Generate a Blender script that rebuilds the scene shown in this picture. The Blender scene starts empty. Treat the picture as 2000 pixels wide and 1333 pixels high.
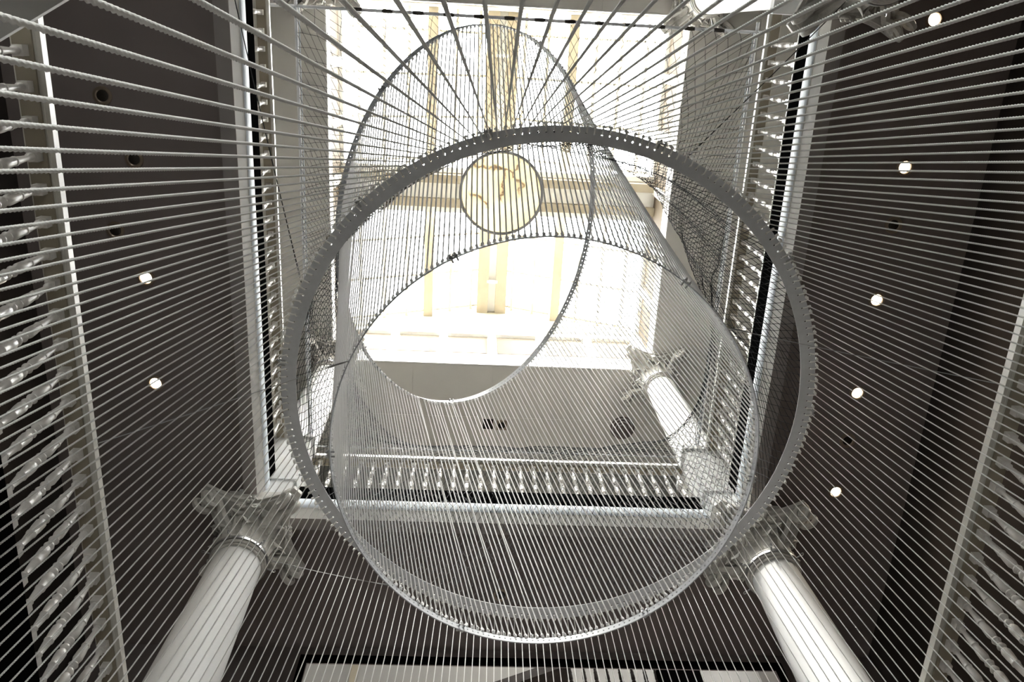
import bpy, math, random
from math import pi, sin, cos, sqrt, atan2
from mathutils import Vector, Matrix
random.seed(7)
scene = bpy.context.scene
COL = scene.collection

# ------------------------------------------------------------------ camera
F_PX = 1625.8                       # focal length in pixels of the 2000 px wide frame
RM = Matrix(((0.99799, 0.03704, 0.05142), (-0.05225, 0.94001, 0.33711), (-0.03585, -0.33912, 0.94006)))
cam_d = bpy.data.cameras.new('camera'); cam = bpy.data.objects.new('camera', cam_d); COL.objects.link(cam)
right = RM @ Vector((1, 0, 0)); up = RM @ Vector((0, -1, 0)); back = RM @ Vector((0, 0, -1))
cam.matrix_world = Matrix((( right.x, up.x, back.x, 0), (right.y, up.y, back.y, 0), (right.z, up.z, back.z, 0), (0, 0, 0, 1)))
cam_d.sensor_width = 36; cam_d.lens = 36 * F_PX / 2000; cam_d.clip_start = 0.02; cam_d.clip_end = 200
scene.camera = cam

def plan(u, v):
    """floor-plan direction (x/z, y/z) of a picture point"""
    d = RM @ Vector((u - 1000, v - 666.5, F_PX)); return d.x / d.z, d.y / d.z
def at_h(u, v, h):
    a, b = plan(u, v); return Vector((a * h, b * h, h))
def pix(p):
    q = RM.transposed() @ Vector(p); return 1000 + F_PX * q.x / q.z, 666.5 + F_PX * q.y / q.z

# ------------------------------------------------------------------ world, light, exposure
SKY = 9.0
w = bpy.data.worlds.new('sky'); scene.world = w; w.use_nodes = True
bg = w.node_tree.nodes['Background']; bg.inputs['Color'].default_value = (0.985, 0.99, 1.0, 1); bg.inputs['Strength'].default_value = SKY
pd = bpy.data.lights.new('skylight_portal', 'AREA'); pd.shape = 'RECTANGLE'; pd.size = 5.4; pd.size_y = 5.6
pd.cycles.is_portal = True
po = bpy.data.objects.new('skylight_portal', pd); COL.objects.link(po); po.location = (0.4, 2.25, 16.5)
sd = bpy.data.lights.new('sun', 'SUN'); sd.energy = 3.5; sd.angle = 0.10; sd.color = (1.0, 0.97, 0.93)
so = bpy.data.objects.new('sun', sd); COL.objects.link(so)
so.rotation_euler = Vector((-0.08, -0.42, 1)).to_track_quat('Z', 'Y').to_euler()
vs = scene.view_settings
scene.display_settings.display_device = 'sRGB'
vs.view_transform = 'Standard'; vs.look = 'None'; vs.exposure = 2.0; vs.gamma = 1.0; vs.use_curve_mapping = False
scene.cycles.max_bounces = 7; scene.cycles.diffuse_bounces = 4; scene.cycles.transparent_max_bounces = 16
scene.cycles.use_denoising = True

# ------------------------------------------------------------------ materials
def mat(name, col, rough=0.6, metal=0.0, noise=0.0, nscale=6.0, bump=0.0, bscale=60.0, spec=0.4, emit=None, estr=0.0):
    m = bpy.data.materials.new(name); m.use_nodes = True; nt = m.node_tree; b = nt.nodes['Principled BSDF']
    b.inputs['Base Color'].default_value = (*col, 1); b.inputs['Roughness'].default_value = rough
    b.inputs['Metallic'].default_value = metal; b.inputs['Specular IOR Level'].default_value = spec
    tc = nt.nodes.new('ShaderNodeTexCoord')
    if noise:
        n = nt.nodes.new('ShaderNodeTexNoise'); n.inputs['Scale'].default_value = nscale; n.inputs['Detail'].default_value = 4
        r = nt.nodes.new('ShaderNodeValToRGB')
        r.color_ramp.elements[0].position = 0.3; r.color_ramp.elements[1].position = 0.7
        r.color_ramp.elements[0].color = (*[c * (1 - noise) for c in col], 1); r.color_ramp.elements[1].color = (*[min(1, c * (1 + noise)) for c in col], 1)
        nt.links.new(tc.outputs['Object'], n.inputs['Vector']); nt.links.new(n.outputs['Fac'], r.inputs['Fac']); nt.links.new(r.outputs['Color'], b.inputs['Base Color'])
    if bump:
        n2 = nt.nodes.new('ShaderNodeTexNoise'); n2.inputs['Scale'].default_value = bscale
        bp = nt.nodes.new('ShaderNodeBump'); bp.inputs['Strength'].default_value = bump; bp.inputs['Distance'].default_value = 0.01
        nt.links.new(tc.outputs['Object'], n2.inputs['Vector']); nt.links.new(n2.outputs['Fac'], bp.inputs['Height']); nt.links.new(bp.outputs['Normal'], b.inputs['Normal'])
    if emit:
        b.inputs['Emission Color'].default_value = (*emit, 1); b.inputs['Emission Strength'].default_value = estr
    return m
M = {}
M['plaster'] = mat('white plaster', (0.78, 0.77, 0.74), 0.7, noise=0.03, bump=0.05)
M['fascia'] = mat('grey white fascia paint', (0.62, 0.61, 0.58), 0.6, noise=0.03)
M['mould'] = mat('white gloss moulding', (0.70, 0.75, 0.80), 0.62)
M['black'] = mat('black kick strip', (0.003, 0.003, 0.003), 1.0, spec=0.0)
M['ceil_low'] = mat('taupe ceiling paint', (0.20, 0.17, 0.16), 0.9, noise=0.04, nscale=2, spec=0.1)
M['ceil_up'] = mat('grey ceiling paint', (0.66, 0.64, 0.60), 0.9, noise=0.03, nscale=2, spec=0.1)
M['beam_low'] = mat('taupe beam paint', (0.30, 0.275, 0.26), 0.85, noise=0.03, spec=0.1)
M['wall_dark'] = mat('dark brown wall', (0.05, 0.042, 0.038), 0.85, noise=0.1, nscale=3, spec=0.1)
M['wall_up'] = mat('grey gallery wall', (0.25, 0.245, 0.225), 0.85, noise=0.03, spec=0.1)
M['floor'] = mat('dark stone floor', (0.27, 0.25, 0.23), 0.5, noise=0.25, nscale=3)
M['rail'] = mat('painted handrail', (0.66, 0.64, 0.58), 0.42, noise=0.05)
M['subrail'] = mat('olive brown sub rail', (0.30, 0.265, 0.20), 0.6, noise=0.05)  # handrail colour darkened: the shade underneath is put into it
M['baluster'] = mat('glossy painted baluster', (0.72, 0.69, 0.65), 0.33, noise=0.06, nscale=30, spec=0.6)
M['column'] = mat('white column paint', (0.74, 0.74, 0.73), 0.75, noise=0.02, nscale=2)
M['capital'] = mat('carved plaster capital', (0.58, 0.56, 0.52), 0.65, noise=0.12, nscale=25, bump=0.4, bscale=45)
M['steel'] = mat('brushed steel', (0.45, 0.45, 0.45), 0.3, 0.9)
M['ring'] = mat('grey galvanised ring', (0.66, 0.67, 0.69), 0.55, 0.0, noise=0.05, nscale=20)
M['ring_white'] = mat('pale grey ring', (0.50, 0.51, 0.53), 0.5, 0.0, noise=0.05, nscale=20)
M['rope'] = mat('white twisted rope', (0.86, 0.85, 0.82), 0.9, spec=0.1)
M['cord'] = mat('white cord', (0.90, 0.89, 0.88), 0.85, spec=0.15)
M['net'] = mat('black netting twine', (0.02, 0.02, 0.022), 0.8, spec=0.2)
M['wire'] = mat('grey steel wire', (0.42, 0.42, 0.42), 0.5, 0.3)
M['blackwire'] = mat('black wire', (0.02, 0.02, 0.02), 0.6)
M['tan'] = mat('tan frieze panel', (0.13, 0.102, 0.07), 0.8, noise=0.05, nscale=3)
M['beam'] = mat('cream skylight beam', (0.37, 0.32, 0.235), 0.7, noise=0.04)
M['white_up'] = mat('white skylight frame', (0.85, 0.84, 0.80), 0.6)
M['gable'] = mat('cream gable paint', (0.40, 0.37, 0.29), 0.7)
M['muntin'] = mat('cream glazing bar', (0.48, 0.44, 0.36), 0.6)
M['wood'] = mat('dark stained stair wood', (0.035, 0.025, 0.018), 0.8, noise=0.3, nscale=12)
M['hall'] = mat('pale stair hall wall', (0.34, 0.325, 0.30), 0.85, noise=0.02)
M['lamp'] = mat('lit lamp lens', (1, 0.9, 0.75), 0.5, emit=(1.0, 0.86, 0.66), estr=12)
M['hall_shade'] = mat('opal hall lamp shade', (.9,.9,.85), 0.5, emit=(1.0,.93,.82), estr=2.2)  # glow of the added hall lamp
M['lamp_trim'] = mat('brushed lamp trim', (0.30, 0.24, 0.18), 0.35, 0.6)
M['lamp_off'] = mat('dark lamp lens', (0.03, 0.025, 0.02), 0.25, 0.2)
# alabaster: cream with warm clouds and brown veins
m = bpy.data.materials.new('veined alabaster'); m.use_nodes = True; nt = m.node_tree; b = nt.nodes['Principled BSDF']
tc = nt.nodes.new('ShaderNodeTexCoord')
n1 = nt.nodes.new('ShaderNodeTexNoise'); n1.inputs['Scale'].default_value = 2.2; n1.inputs['Detail'].default_value = 5
r1 = nt.nodes.new('ShaderNodeValToRGB'); r1.color_ramp.elements[0].position = 0.3; r1.color_ramp.elements[0].color = (0.95, 0.93, 0.76, 1)
r1.color_ramp.elements[1].position = 0.72; r1.color_ramp.elements[1].color = (0.93, 0.82, 0.62, 1)
vo = nt.nodes.new('ShaderNodeTexVoronoi'); vo.feature = 'DISTANCE_TO_EDGE'; vo.inputs['Scale'].default_value = 1.9
wn = nt.nodes.new('ShaderNodeTexNoise'); wn.inputs['Scale'].default_value = 5; wn.inputs['Detail'].default_value = 6
mx = nt.nodes.new('ShaderNodeMixRGB'); mx.inputs['Fac'].default_value = 0.22
nt.links.new(tc.outputs['Object'], wn.inputs['Vector']); nt.links.new(tc.outputs['Object'], mx.inputs['Color1']); nt.links.new(wn.outputs['Color'], mx.inputs['Color2'])
nt.links.new(mx.outputs['Color'], vo.inputs['Vector'])
r2 = nt.nodes.new('ShaderNodeValToRGB'); r2.color_ramp.elements[0].position = 0.0; r2.color_ramp.elements[0].color = (1, 1, 1, 1)
r2.color_ramp.elements[1].position = 0.035; r2.color_ramp.elements[1].color = (0, 0, 0, 1)
nt.links.new(vo.outputs['Distance'], r2.inputs['Fac'])
gate = nt.nodes.new('ShaderNodeTexNoise'); gate.inputs['Scale'].default_value = 1.6; rg = nt.nodes.new('ShaderNodeValToRGB')
rg.color_ramp.elements[0].position = 0.44; rg.color_ramp.elements[1].position = 0.54
nt.links.new(tc.outputs['Object'], gate.inputs['Vector']); nt.links.new(gate.outputs['Fac'], rg.inputs['Fac'])
mu = nt.nodes.new('ShaderNodeMath'); mu.operation = 'MULTIPLY'
nt.links.new(r2.outputs['Color'], mu.inputs[0]); nt.links.new(rg.outputs['Color'], mu.inputs[1])
m2 = nt.nodes.new('ShaderNodeMixRGB'); m2.inputs['Color2'].default_value = (0.20, 0.12, 0.07, 1)
nt.links.new(mu.outputs['Value'], m2.inputs['Fac']); nt.links.new(n1.outputs['Fac'], r1.inputs['Fac']); nt.links.new(tc.outputs['Object'], n1.inputs['Vector'])
nt.links.new(r1.outputs['Color'], m2.inputs['Color1']); nt.links.new(m2.outputs['Color'], b.inputs['Base Color'])
b.inputs['Roughness'].default_value = 0.35
tl = nt.nodes.new('ShaderNodeBsdfTranslucent'); nt.links.new(m2.outputs['Color'], tl.inputs['Color'])
ms = nt.nodes.new('ShaderNodeMixShader'); ms.inputs['Fac'].default_value = 0.36
nt.links.new(b.outputs['BSDF'], ms.inputs[1]); nt.links.new(tl.outputs['BSDF'], ms.inputs[2]); nt.links.new(ms.outputs['Shader'], nt.nodes['Material Output'].inputs['Surface'])
M['alabaster'] = m
# clear glass: mostly straight-through, a little reflection
m = bpy.data.materials.new('clear skylight glass'); m.use_nodes = True; nt = m.node_tree; nt.nodes.remove(nt.nodes['Principled BSDF'])
t = nt.nodes.new('ShaderNodeBsdfTransparent'); t.inputs['Color'].default_value = (0.97, 0.98, 0.96, 1); g = nt.nodes.new('ShaderNodeBsdfGlossy'); g.inputs['Roughness'].default_value = 0.05
ms = nt.nodes.new('ShaderNodeMixShader'); ms.inputs['Fac'].default_value = 0.06
nt.links.new(t.outputs['BSDF'], ms.inputs[1]); nt.links.new(g.outputs['BSDF'], ms.inputs[2]); nt.links.new(ms.outputs['Shader'], nt.nodes['Material Output'].inputs['Surface'])
M['glass'] = m

# ------------------------------------------------------------------ mesh helpers
class MB:
    def __init__(s): s.v = []; s.f = []
    def add(s, vs, fs):
        o = len(s.v); s.v += [tuple(p) for p in vs]; s.f += [tuple(i + o for i in f) for f in fs]; return s
    def box(s, x0, x1, y0, y1, z0, z1):
        return s.add([(x0,y0,z0),(x1,y0,z0),(x1,y1,z0),(x0,y1,z0),(x0,y0,z1),(x1,y0,z1),(x1,y1,z1),(x0,y1,z1)],
                     [(0,3,2,1),(4,5,6,7),(0,1,5,4),(1,2,6,5),(2,3,7,6),(3,0,4,7)])
    def prism(s, pts, z0, z1):                 # vertical prism over a plan polygon
        n = len(pts)
        return s.add([(x,y,z0) for x,y in pts] + [(x,y,z1) for x,y in pts],
                     [tuple(range(n))[::-1], tuple(range(n, 2*n))] + [(i,(i+1)%n,n+(i+1)%n,n+i) for i in range(n)])
    def tube(s, path, r, n=6, closed=False, caps=True):
        path = [Vector(p) for p in path]; k = len(path); vs = []; fs = []
        rs = r if isinstance(r, (list, tuple)) else [r] * k
        prev = None
        for i, p in enumerate(path):
            a = path[(i-1) % k] if (closed or i > 0) else p
            b = path[(i+1) % k] if (closed or i < k-1) else p
            t = (b - a).normalized()
            if prev is None:
                ref = Vector((0,0,1)) if abs(t.z) < 0.9 else Vector((1,0,0)); u = t.cross(ref).normalized()
            else: u = (prev - t * prev.dot(t)).normalized()
            prev = u; v = t.cross(u)
            for j in range(n): vs.append(p + (u * cos(2*pi*j/n) + v * sin(2*pi*j/n)) * rs[i])
        for i in range(k if closed else k-1):
            for j in range(n):
                a = i*n+j; b2 = i*n+(j+1)%n; c = ((i+1)%k)*n+(j+1)%n; d = ((i+1)%k)*n+j; fs.append((a,b2,c,d))
        if caps and not closed: fs += [tuple(range(n))[::-1], tuple((k-1)*n+j for j in range(n))]
        return s.add(vs, fs)
    def lathe(s, prof, n=24, cx=0, cy=0, caps=True):   # prof: (radius, z)
        vs = [(cx + r*cos(2*pi*j/n), cy + r*sin(2*pi*j/n), z) for r, z in prof for j in range(n)]
        fs = [(i*n+j, i*n+(j+1)%n, (i+1)*n+(j+1)%n, (i+1)*n+j) for i in range(len(prof)-1) for j in range(n)]
        if caps: fs += [tuple(range(n))[::-1], tuple((len(prof)-1)*n+j for j in range(n))]
        return s.add(vs, fs)
    def sweep_x(s, prof, x0, x1, flip=1, tr=None):     # profile (y,z) swept along x; tr maps points
        n = len(prof); vs = [(x0,y,z) for y,z in prof] + [(x1,y,z) for y,z in prof]
        if tr: vs = [tr(*p) for p in vs]
        return s.add(vs, [(i,(i+1)%n,n+(i+1)%n,n+i) for i in range(n)] + [tuple(range(n))[::-1], tuple(range(n,2*n))])
    def mesh(s, name, m, smooth=False):
        me = bpy.data.meshes.new(name); me.from_pydata(s.v, [], s.f); me.materials.append(m)
        if smooth:
            me.polygons.foreach_set('use_smooth', [True]*len(me.polygons))
            try: me.set_sharp_from_angle(angle=math.radians(42))
            except Exception: pass
        me.update(); return me
    def build(s, name, m, parent=None, smooth=False, loc=None):
        o = bpy.data.objects.new(name, s.mesh(name, m, smooth)); COL.objects.link(o)
        if parent: o.parent = parent
        if loc: o.location = loc
        return o
def link(name, me, parent=None, mw=None):
    o = bpy.data.objects.new(name, me); COL.objects.link(o)
    if parent: o.parent = parent
    if mw is not None: o.matrix_world = mw
    return o
def tag(o, label, cat=None, group=None, kind=None):
    if label: o['label'] = label
    if cat: o['category'] = cat
    if group: o['group'] = group
    if kind: o['kind'] = kind
    return o
def thing(name, label, cat, loc=(0,0,0), rz=0, group=None):
    o = bpy.data.objects.new(name, None); COL.objects.link(o); o.location = loc; o.rotation_euler = (0,0,rz)
    o.empty_display_size = 0.1
    return tag(o, label, cat, group)
def struct(name, mb, m, label, smooth=False):
    o = mb.build(name, m, None, smooth); o['kind'] = 'structure'; o['label'] = label; return o
ONES = ['','first','second','third','fourth','fifth','sixth','seventh','eighth','ninth','tenth','eleventh','twelfth','thirteenth','fourteenth','fifteenth','sixteenth','seventeenth','eighteenth','nineteenth','twentieth','twenty-first','twenty-second','twenty-third','twenty-fourth','twenty-fifth','twenty-sixth','twenty-seventh','twenty-eighth','twenty-ninth','thirtieth','thirty-first','thirty-second','thirty-third','thirty-fourth','thirty-fifth']

# ------------------------------------------------------------------ the building
XL, XR, YB, YF = -2.135, 3.08, 4.90, -0.75          # faces of the slab edges round the open well
GXL, GXR, GYB, GYF = -4.30, 4.98, 6.80, -3.0        # gallery walls
H1, H2, HC = 4.40, 9.40, 12.6                       # handrail tops of the two galleries, upper ceiling
def frame_slab(name, z0, z1, m, label, inset=0.0):
    mb = MB(); a, b, c, d = XL - inset, XR + inset, YF - inset, YB + inset
    mb.box(GXL, a, GYF, GYB, z0, z1); mb.box(b, GXR, GYF, GYB, z0, z1); mb.box(a, b, d, GYB, z0, z1); mb.box(a, b, GYF, c, z0, z1)
    return struct(name, mb, m, label)
struct('floor', MB().box(-7, 8, -5, 12, -1.5, -1.4), M['floor'], 'dark stone floor at the foot of the light well')
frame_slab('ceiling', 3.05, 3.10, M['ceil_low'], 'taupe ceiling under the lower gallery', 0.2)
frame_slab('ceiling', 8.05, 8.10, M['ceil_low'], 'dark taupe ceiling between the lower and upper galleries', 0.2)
frame_slab('floor', 3.10, 3.25, M['floor'], 'floor slab of the lower gallery', 0.1)
frame_slab('floor', 8.10, 8.25, M['floor'], 'floor slab of the upper gallery', 0.1)
# upper ceiling with panel joints
mb = MB(); a, b, c, d = -2.19, 3.00, -.50, 4.96
for (x0,x1,y0,y1) in ((GXL,a,GYF,GYB),(b,GXR,GYF,GYB),(a,b,d,GYB),(a,b,GYF,c)):
    nx = max(1, round((x1-x0)/1.2)); ny = max(1, round((y1-y0)/1.2))
    for i in range(nx):
        for j in range(ny):
            g = 0.004
            mb.box(x0+(x1-x0)*i/nx+g, x0+(x1-x0)*(i+1)/nx-g, y0+(y1-y0)*j/ny+g, y0+(y1-y0)*(j+1)/ny-g, HC, HC+.05)
    mb.box(x0, x1, y0, y1, HC+.012, HC+.2)
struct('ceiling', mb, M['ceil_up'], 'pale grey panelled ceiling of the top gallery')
struct('wall_left', MB().box(GXL-.2, GXL, GYF, GYB, -1.4, 8.15), M['wall_dark'], 'dark wall behind the left gallery')
struct('wall_right', MB().box(GXR, GXR+.2, GYF, GYB, -1.4, 8.15), M['wall_dark'], 'almost black wall behind the right gallery')
added_wins = [(-.8, .8, -.2, .7), (-3.3, -2.7, 4.2, 5.4)]  # unseen windows, added so daylight reaches the lower ropes and balusters
xs_ = [GXL-.2, -3.3, -2.7, -.8, .8, GXR+.2]; zs_ = [-1.4, -.2, .7, 4.2, 5.4, HC+.2]; mb = MB()
for i in range(5):
    for j in range(5):
        if (i, j) not in ((3, 1), (1, 3)): mb.box(xs_[i], xs_[i+1], GYF-.2, GYF, zs_[j], zs_[j+1])
struct('wall_front', mb, M['wall_dark'], 'wall with street windows at the near end of the galleries')
for wn_, (x0, x1, z0, z1) in enumerate(added_wins):
    t = thing('window_%d' % (wn_+2), 'street window behind the photographer, %s' % ('ground floor' if wn_ == 0 else 'beside the lower left gallery'), None); t['kind'] = 'structure'
    mb = MB()
    for i in range(3):
        x = x0+.03 + (x1-x0-.06)*i/2; mb.box(x-.03, x+.03, GYF-.15, GYF-.05, z0, z1)
    mb.box(x0, x1, GYF-.15, GYF-.05, z0, z0+.06); mb.box(x0, x1, GYF-.15, GYF-.05, z1-.06, z1); mb.build('window_frame', M['white_up'], t)
    MB().box(x0, x1, GYF-.105, GYF-.1, z0, z1).build('pane', M['glass'], t)
    pl_ = bpy.data.lights.new('window_portal', 'AREA'); pl_.shape = 'RECTANGLE'; pl_.size = x1-x0; pl_.size_y = z1-z0; pl_.cycles.is_portal = True
    pp = bpy.data.objects.new('window_portal', pl_); COL.objects.link(pp); pp.location = ((x0+x1)/2, GYF-.25, (z0+z1)/2); pp.rotation_euler = (-pi/2, 0, pi)
struct('wall_left', MB().box(GXL-.2, GXL, GYF, GYB, 8.15, HC+.2), M['wall_up'], 'grey wall of the upper left gallery')
struct('wall_right', MB().box(GXR, GXR+.2, GYF, GYB, 8.15, HC+.2), M['wall_up'], 'grey wall of the upper right gallery')
struct('wall_back', MB().box(GXL-.2, GXR+.2, GYB, GYB+.2, 8.2, HC+.2), M['wall_up'], 'grey wall of the upper back gallery')
# lower back wall with a wide opening to the stair hall
OX0, OX1, OZ = -1.72, 3.75, 7.82
mb = MB(); mb.box(GXL-.2, OX0, GYB, GYB+.04, -1.4, 8.25); mb.box(OX1, GXR+.2, GYB, GYB+.04, -1.4, 8.25); mb.box(OX0, OX1, GYB, GYB+.04, OZ, 8.25); mb.box(OX0, OX1, GYB, GYB+.04, -1.4, 3.2)
struct('wall_back', mb, M['ceil_low'], 'taupe wall of the lower back gallery with a wide opening')
mb = MB(); mb.box(OX0-.08, OX1+.08, GYB-.05, GYB, OZ-.03, OZ+.05); mb.box(OX0-.08, OX0, GYB-.05, GYB, 3.2, OZ); mb.box(OX1, OX1+.08, GYB-.05, GYB, 3.2, OZ)
struct('trim_1', mb, M['black'], 'black frame round the stair hall opening')
mb = MB(); mb.box(-4, 5.5, 10.6, 10.8, -1.4, 13.0); mb.box(-4.2, -4, 7, 10.8, -1.4, 13.0); mb.box(5.5, 5.7, 7, 10.8, -1.4, 13.0); mb.box(-4.2, 5.7, 7, 10.8, 13.0, 13.2)
struct('wall_hall', mb, M['hall'], 'pale wall of the stair hall beyond the opening')

# slab edges: beam underside, fascia, white moulding, black strip
def edge_sides():
    # side name, map (along, out, z) -> world; out>0 goes away from the well
    yield 'left',  lambda s, o, z: (XL - o, s, z), YF, YB
    yield 'right', lambda s, o, z: (XR + o, s, z), YF, YB
    yield 'back',  lambda s, o, z: (s, YB + o, z), XL, XR
    yield 'front', lambda s, o, z: (s, YF - o, z), XL, XR
k = 2
for lev, dz in (('upper', 0.0), ('lower', -5.0)):
    for side, tr, s0, s1 in edge_sides():
        e0, e1 = s0 - .24, s1 + .24
        mb = MB(); mb.sweep_x([(0.012,8.035),(0.018,8.03),(0.066,7.905),(0.20,7.905),(0.20,8.25),(0.012,8.25)], e0, e1, tr=lambda x,y,z: tr(x,y,z+dz))
        struct('trim_%d' % k, mb, M['fascia'], 'grey fascia along the %s edge of the %s gallery' % (side, lev)); k += 1
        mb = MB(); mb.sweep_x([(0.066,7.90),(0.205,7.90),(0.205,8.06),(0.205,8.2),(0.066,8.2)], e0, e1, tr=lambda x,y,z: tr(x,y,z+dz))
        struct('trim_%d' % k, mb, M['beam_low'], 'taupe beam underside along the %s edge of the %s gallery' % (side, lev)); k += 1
        zb = 8.21
        if lev == 'lower': zb = 8.08
        prof = [(0.02, 8.03)] + [(-.02*sin(a)+.012, 8.13-.09*cos(a)) for a in [pi*i/8 for i in range(9)]] + [(0.02, 8.23)]
        mb = MB(); mb.sweep_x(prof, e0, e1, tr=lambda x,y,z: tr(x,y,z+dz))
        if lev == 'upper': struct('trim_%d' % k, mb, M['mould'], 'rounded white moulding along the %s edge of the %s gallery' % (side, lev), True); k += 1
        mb = MB(); mb.sweep_x([(-.02 if lev == 'lower' else 0.008,zb),(0.05,zb),(0.05,8.48),(-.02 if lev == 'lower' else 0.004,8.48)], e0, e1, tr=lambda x,y,z: tr(x,y,z+dz))
        struct('trim_%d' % k, mb, M['black'], 'black strip below the %s balustrade of the %s gallery' % (side, lev)); k += 1

# pale chamfered block high in the near left corner of the lower gallery
p0 = at_h(14, 68, 3.95); p1 = at_h(128, -1, 3.95); dv = (p1 - p0)
q0 = p0 - dv * 2.2; q1 = p1 + dv * 1.2
mb = MB(); mb.prism([(q0.x, q0.y), (q1.x, q1.y), (q1.x - .7, q1.y - .9), (q0.x - .4, q0.y - 1.3)], 3.95, 3.99)
struct('trim_%d' % k, mb, M['column'], 'smooth pale plaster corner block at the near left of the well'); k += 1

# ------------------------------------------------------------------ skylight well above the top ceiling
WX0, WX1, WY0, WY1 = -2.17, 2.98, -0.48, 4.94
EAVE, RIDGE, RX = 14.45, 15.8, 0.40
wells = (('left', lambda s,o,z: (WX0-o, s, z), WY0, WY1), ('right', lambda s,o,z: (WX1+o, s, z), WY0, WY1), ('back', lambda s,o,z: (s, WY1+o, z), WX0, WX1), ('front', lambda s,o,z: (s, WY0-o, z), WX0, WX1))
for side, tr, s0, s1 in wells:
    mb = MB(); mb.sweep_x([(0,HC),(.018,HC),(.018,HC+.22),(.12,HC+.22),(.12,EAVE+.15),(.10,EAVE+.15),(.10,13.28),(.06,13.25),(.06,13.12),(.09,13.10),(.09,12.98),(.03,12.95),(.03,12.86),(0,12.83)], s0-.1, s1+.1, tr=tr)
    n = int((s1-s0)/.11)
    for i in range(n):      # dentils
        c = s0 + (i+.5)*(s1-s0)/n; mb.sweep_x([(.055,12.98),(.095,12.98),(.095,13.09),(.055,13.09)], c-.032, c+.032, tr=tr)
    npn = 6
    for i in range(npn+1):  # white pilaster strips between the tan panels
        c = s0 + i*(s1-s0)/npn; mb.sweep_x([(.03,13.25),(.12,13.25),(.12,14.2),(.03,14.2)], c-.07, c+.07, tr=tr)
    mb.sweep_x([(.02,14.15),(.12,14.15),(.12,14.3),(.02,14.3)], s0-.1, s1+.1, tr=tr)
    struct('trim_%d' % k, mb, M['white_up'], 'white dentilled cornice on the %s side of the skylight well' % side); k += 1
    mb = MB()
    for i in range(npn):
        a = s0 + i*(s1-s0)/npn + .09; b = s0 + (i+1)*(s1-s0)/npn - .09
        mb.sweep_x([(.075,13.32),(.105,13.32),(.105,14.12),(.075,14.12)], a, b, tr=tr)
    struct('trim_%d' % k, mb, M['tan'], 'tan frieze panels on the %s side of the skylight well' % side); k += 1
def roof_z(x):
    return EAVE + .1 + (RIDGE-EAVE) * (1 - abs(x-RX)/((WX1-WX0)/2 + .25))
sky_o = thing('window_1', 'bright pitched skylight with cream glazing bars and beams', None); sky_o['kind'] = 'structure'
def bar_y(mb, x, wd, dp, y0, y1, zoff=0):     # a bar running along y under the glass
    z = roof_z(x) + zoff; mb.box(x-wd/2, x+wd/2, y0, y1, z-dp, z)
mb = MB()
xs = [RX + sgn*.40*i for i in range(1, 7) for sgn in (-1, 1)]
for x in xs:
    if WX0-.1 < x < WX1+.1 and abs(abs(x-RX)-1.2) > .05: bar_y(mb, x, .05, .10, WY0-.1, WY1+.1)
for j in range(8):
    y = WY0 + .35 + j*.72
    for sgn in (-1, 1):
        x1 = RX + sgn*2.65; za, zb = roof_z(RX), roof_z(x1)
        mb.add([(RX,y-.02,za-.05),(RX,y+.02,za-.05),(x1,y+.02,zb-.05),(x1,y-.02,zb-.05),(RX,y-.02,za),(RX,y+.02,za),(x1,y+.02,zb),(x1,y-.02,zb)],
               [(0,3,2,1),(4,5,6,7),(0,1,5,4),(1,2,6,5),(2,3,7,6),(3,0,4,7)])
mb.build('glazing_bar', M['muntin'], sky_o)
mb = MB()
for sgn in (-1, 1): bar_y(mb, RX+sgn*1.2, .17, .28, WY0-.1, WY1+.1)
mb.build('rafter', M['beam'], sky_o)
mb = MB()
mb.box(RX-.28, RX-.07, WY0-.1, WY1+.1, RIDGE-.42, RIDGE+.1); mb.box(RX+.07, RX+.28, WY0-.1, WY1+.1, RIDGE-.42, RIDGE+.1)
mb.build('ridge_beam', M['beam'], sky_o)
mb = MB(); mb.box(RX-.07, RX+.07, WY0-.1, WY1+.1, RIDGE-.30, RIDGE+.08)
for y in (.2, 1.6, 3.5, 4.3): mb.box(RX-.10, RX+.10, y, y+.05, RIDGE-.44, RIDGE-.38)
mb.build('ridge_strip', M['white_up'], sky_o)
mb = MB(); mb.box(WX0-.1, WX1+.1, 2.12, 2.26, 13.95, 14.3); mb.box(WX0-.1, WX1+.1, 2.52, 2.66, 13.95, 14.3)
mb.build('cross_beam', M['beam'], sky_o)
mb = MB(); mb.box(WX0-.1, WX1+.1, 2.26, 2.52, 14.06, 14.2); mb.box(WX0-.1, WX1+.1, 2.02, 2.10, 14.12, 14.3); mb.box(WX0-.1, WX1+.1, 2.68, 2.78, 14.12, 14.3)
mb.build('cross_beam_soffit', M['white_up'], sky_o)
mb = MB(); xa, xb = WX0-.1, WX1+.1
for (x0, x1) in ((xa, RX), (RX, xb)):
    z0, z1 = roof_z(x0)+.01, roof_z(x1)+.01
    mb.add([(x0,WY0-.1,z0),(x1,WY0-.1,z1),(x1,WY1+.1,z1),(x0,WY1+.1,z0)], [(0,1,2,3)])
mb.build('pane', M['glass'], sky_o)
mb = MB()       # solid gable ends above the cornice
for y in (WY0-.1, WY1+.02):
    mb.add([(xa,y,EAVE),(xb,y,EAVE),(xb,y,roof_z(xb)),(RX,y,roof_z(RX)),(xa,y,roof_z(xa)),(xa,y+.08,EAVE),(xb,y+.08,EAVE),(xb,y+.08,roof_z(xb)),(RX,y+.08,roof_z(RX)),(xa,y+.08,roof_z(xa))],
           [(0,1,2,3,4),(9,8,7,6,5),(0,5,6,1),(1,6,7,2),(2,7,8,3),(3,8,9,4),(4,9,5,0)])
mb.build('gable', M['gable'], sky_o)

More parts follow.
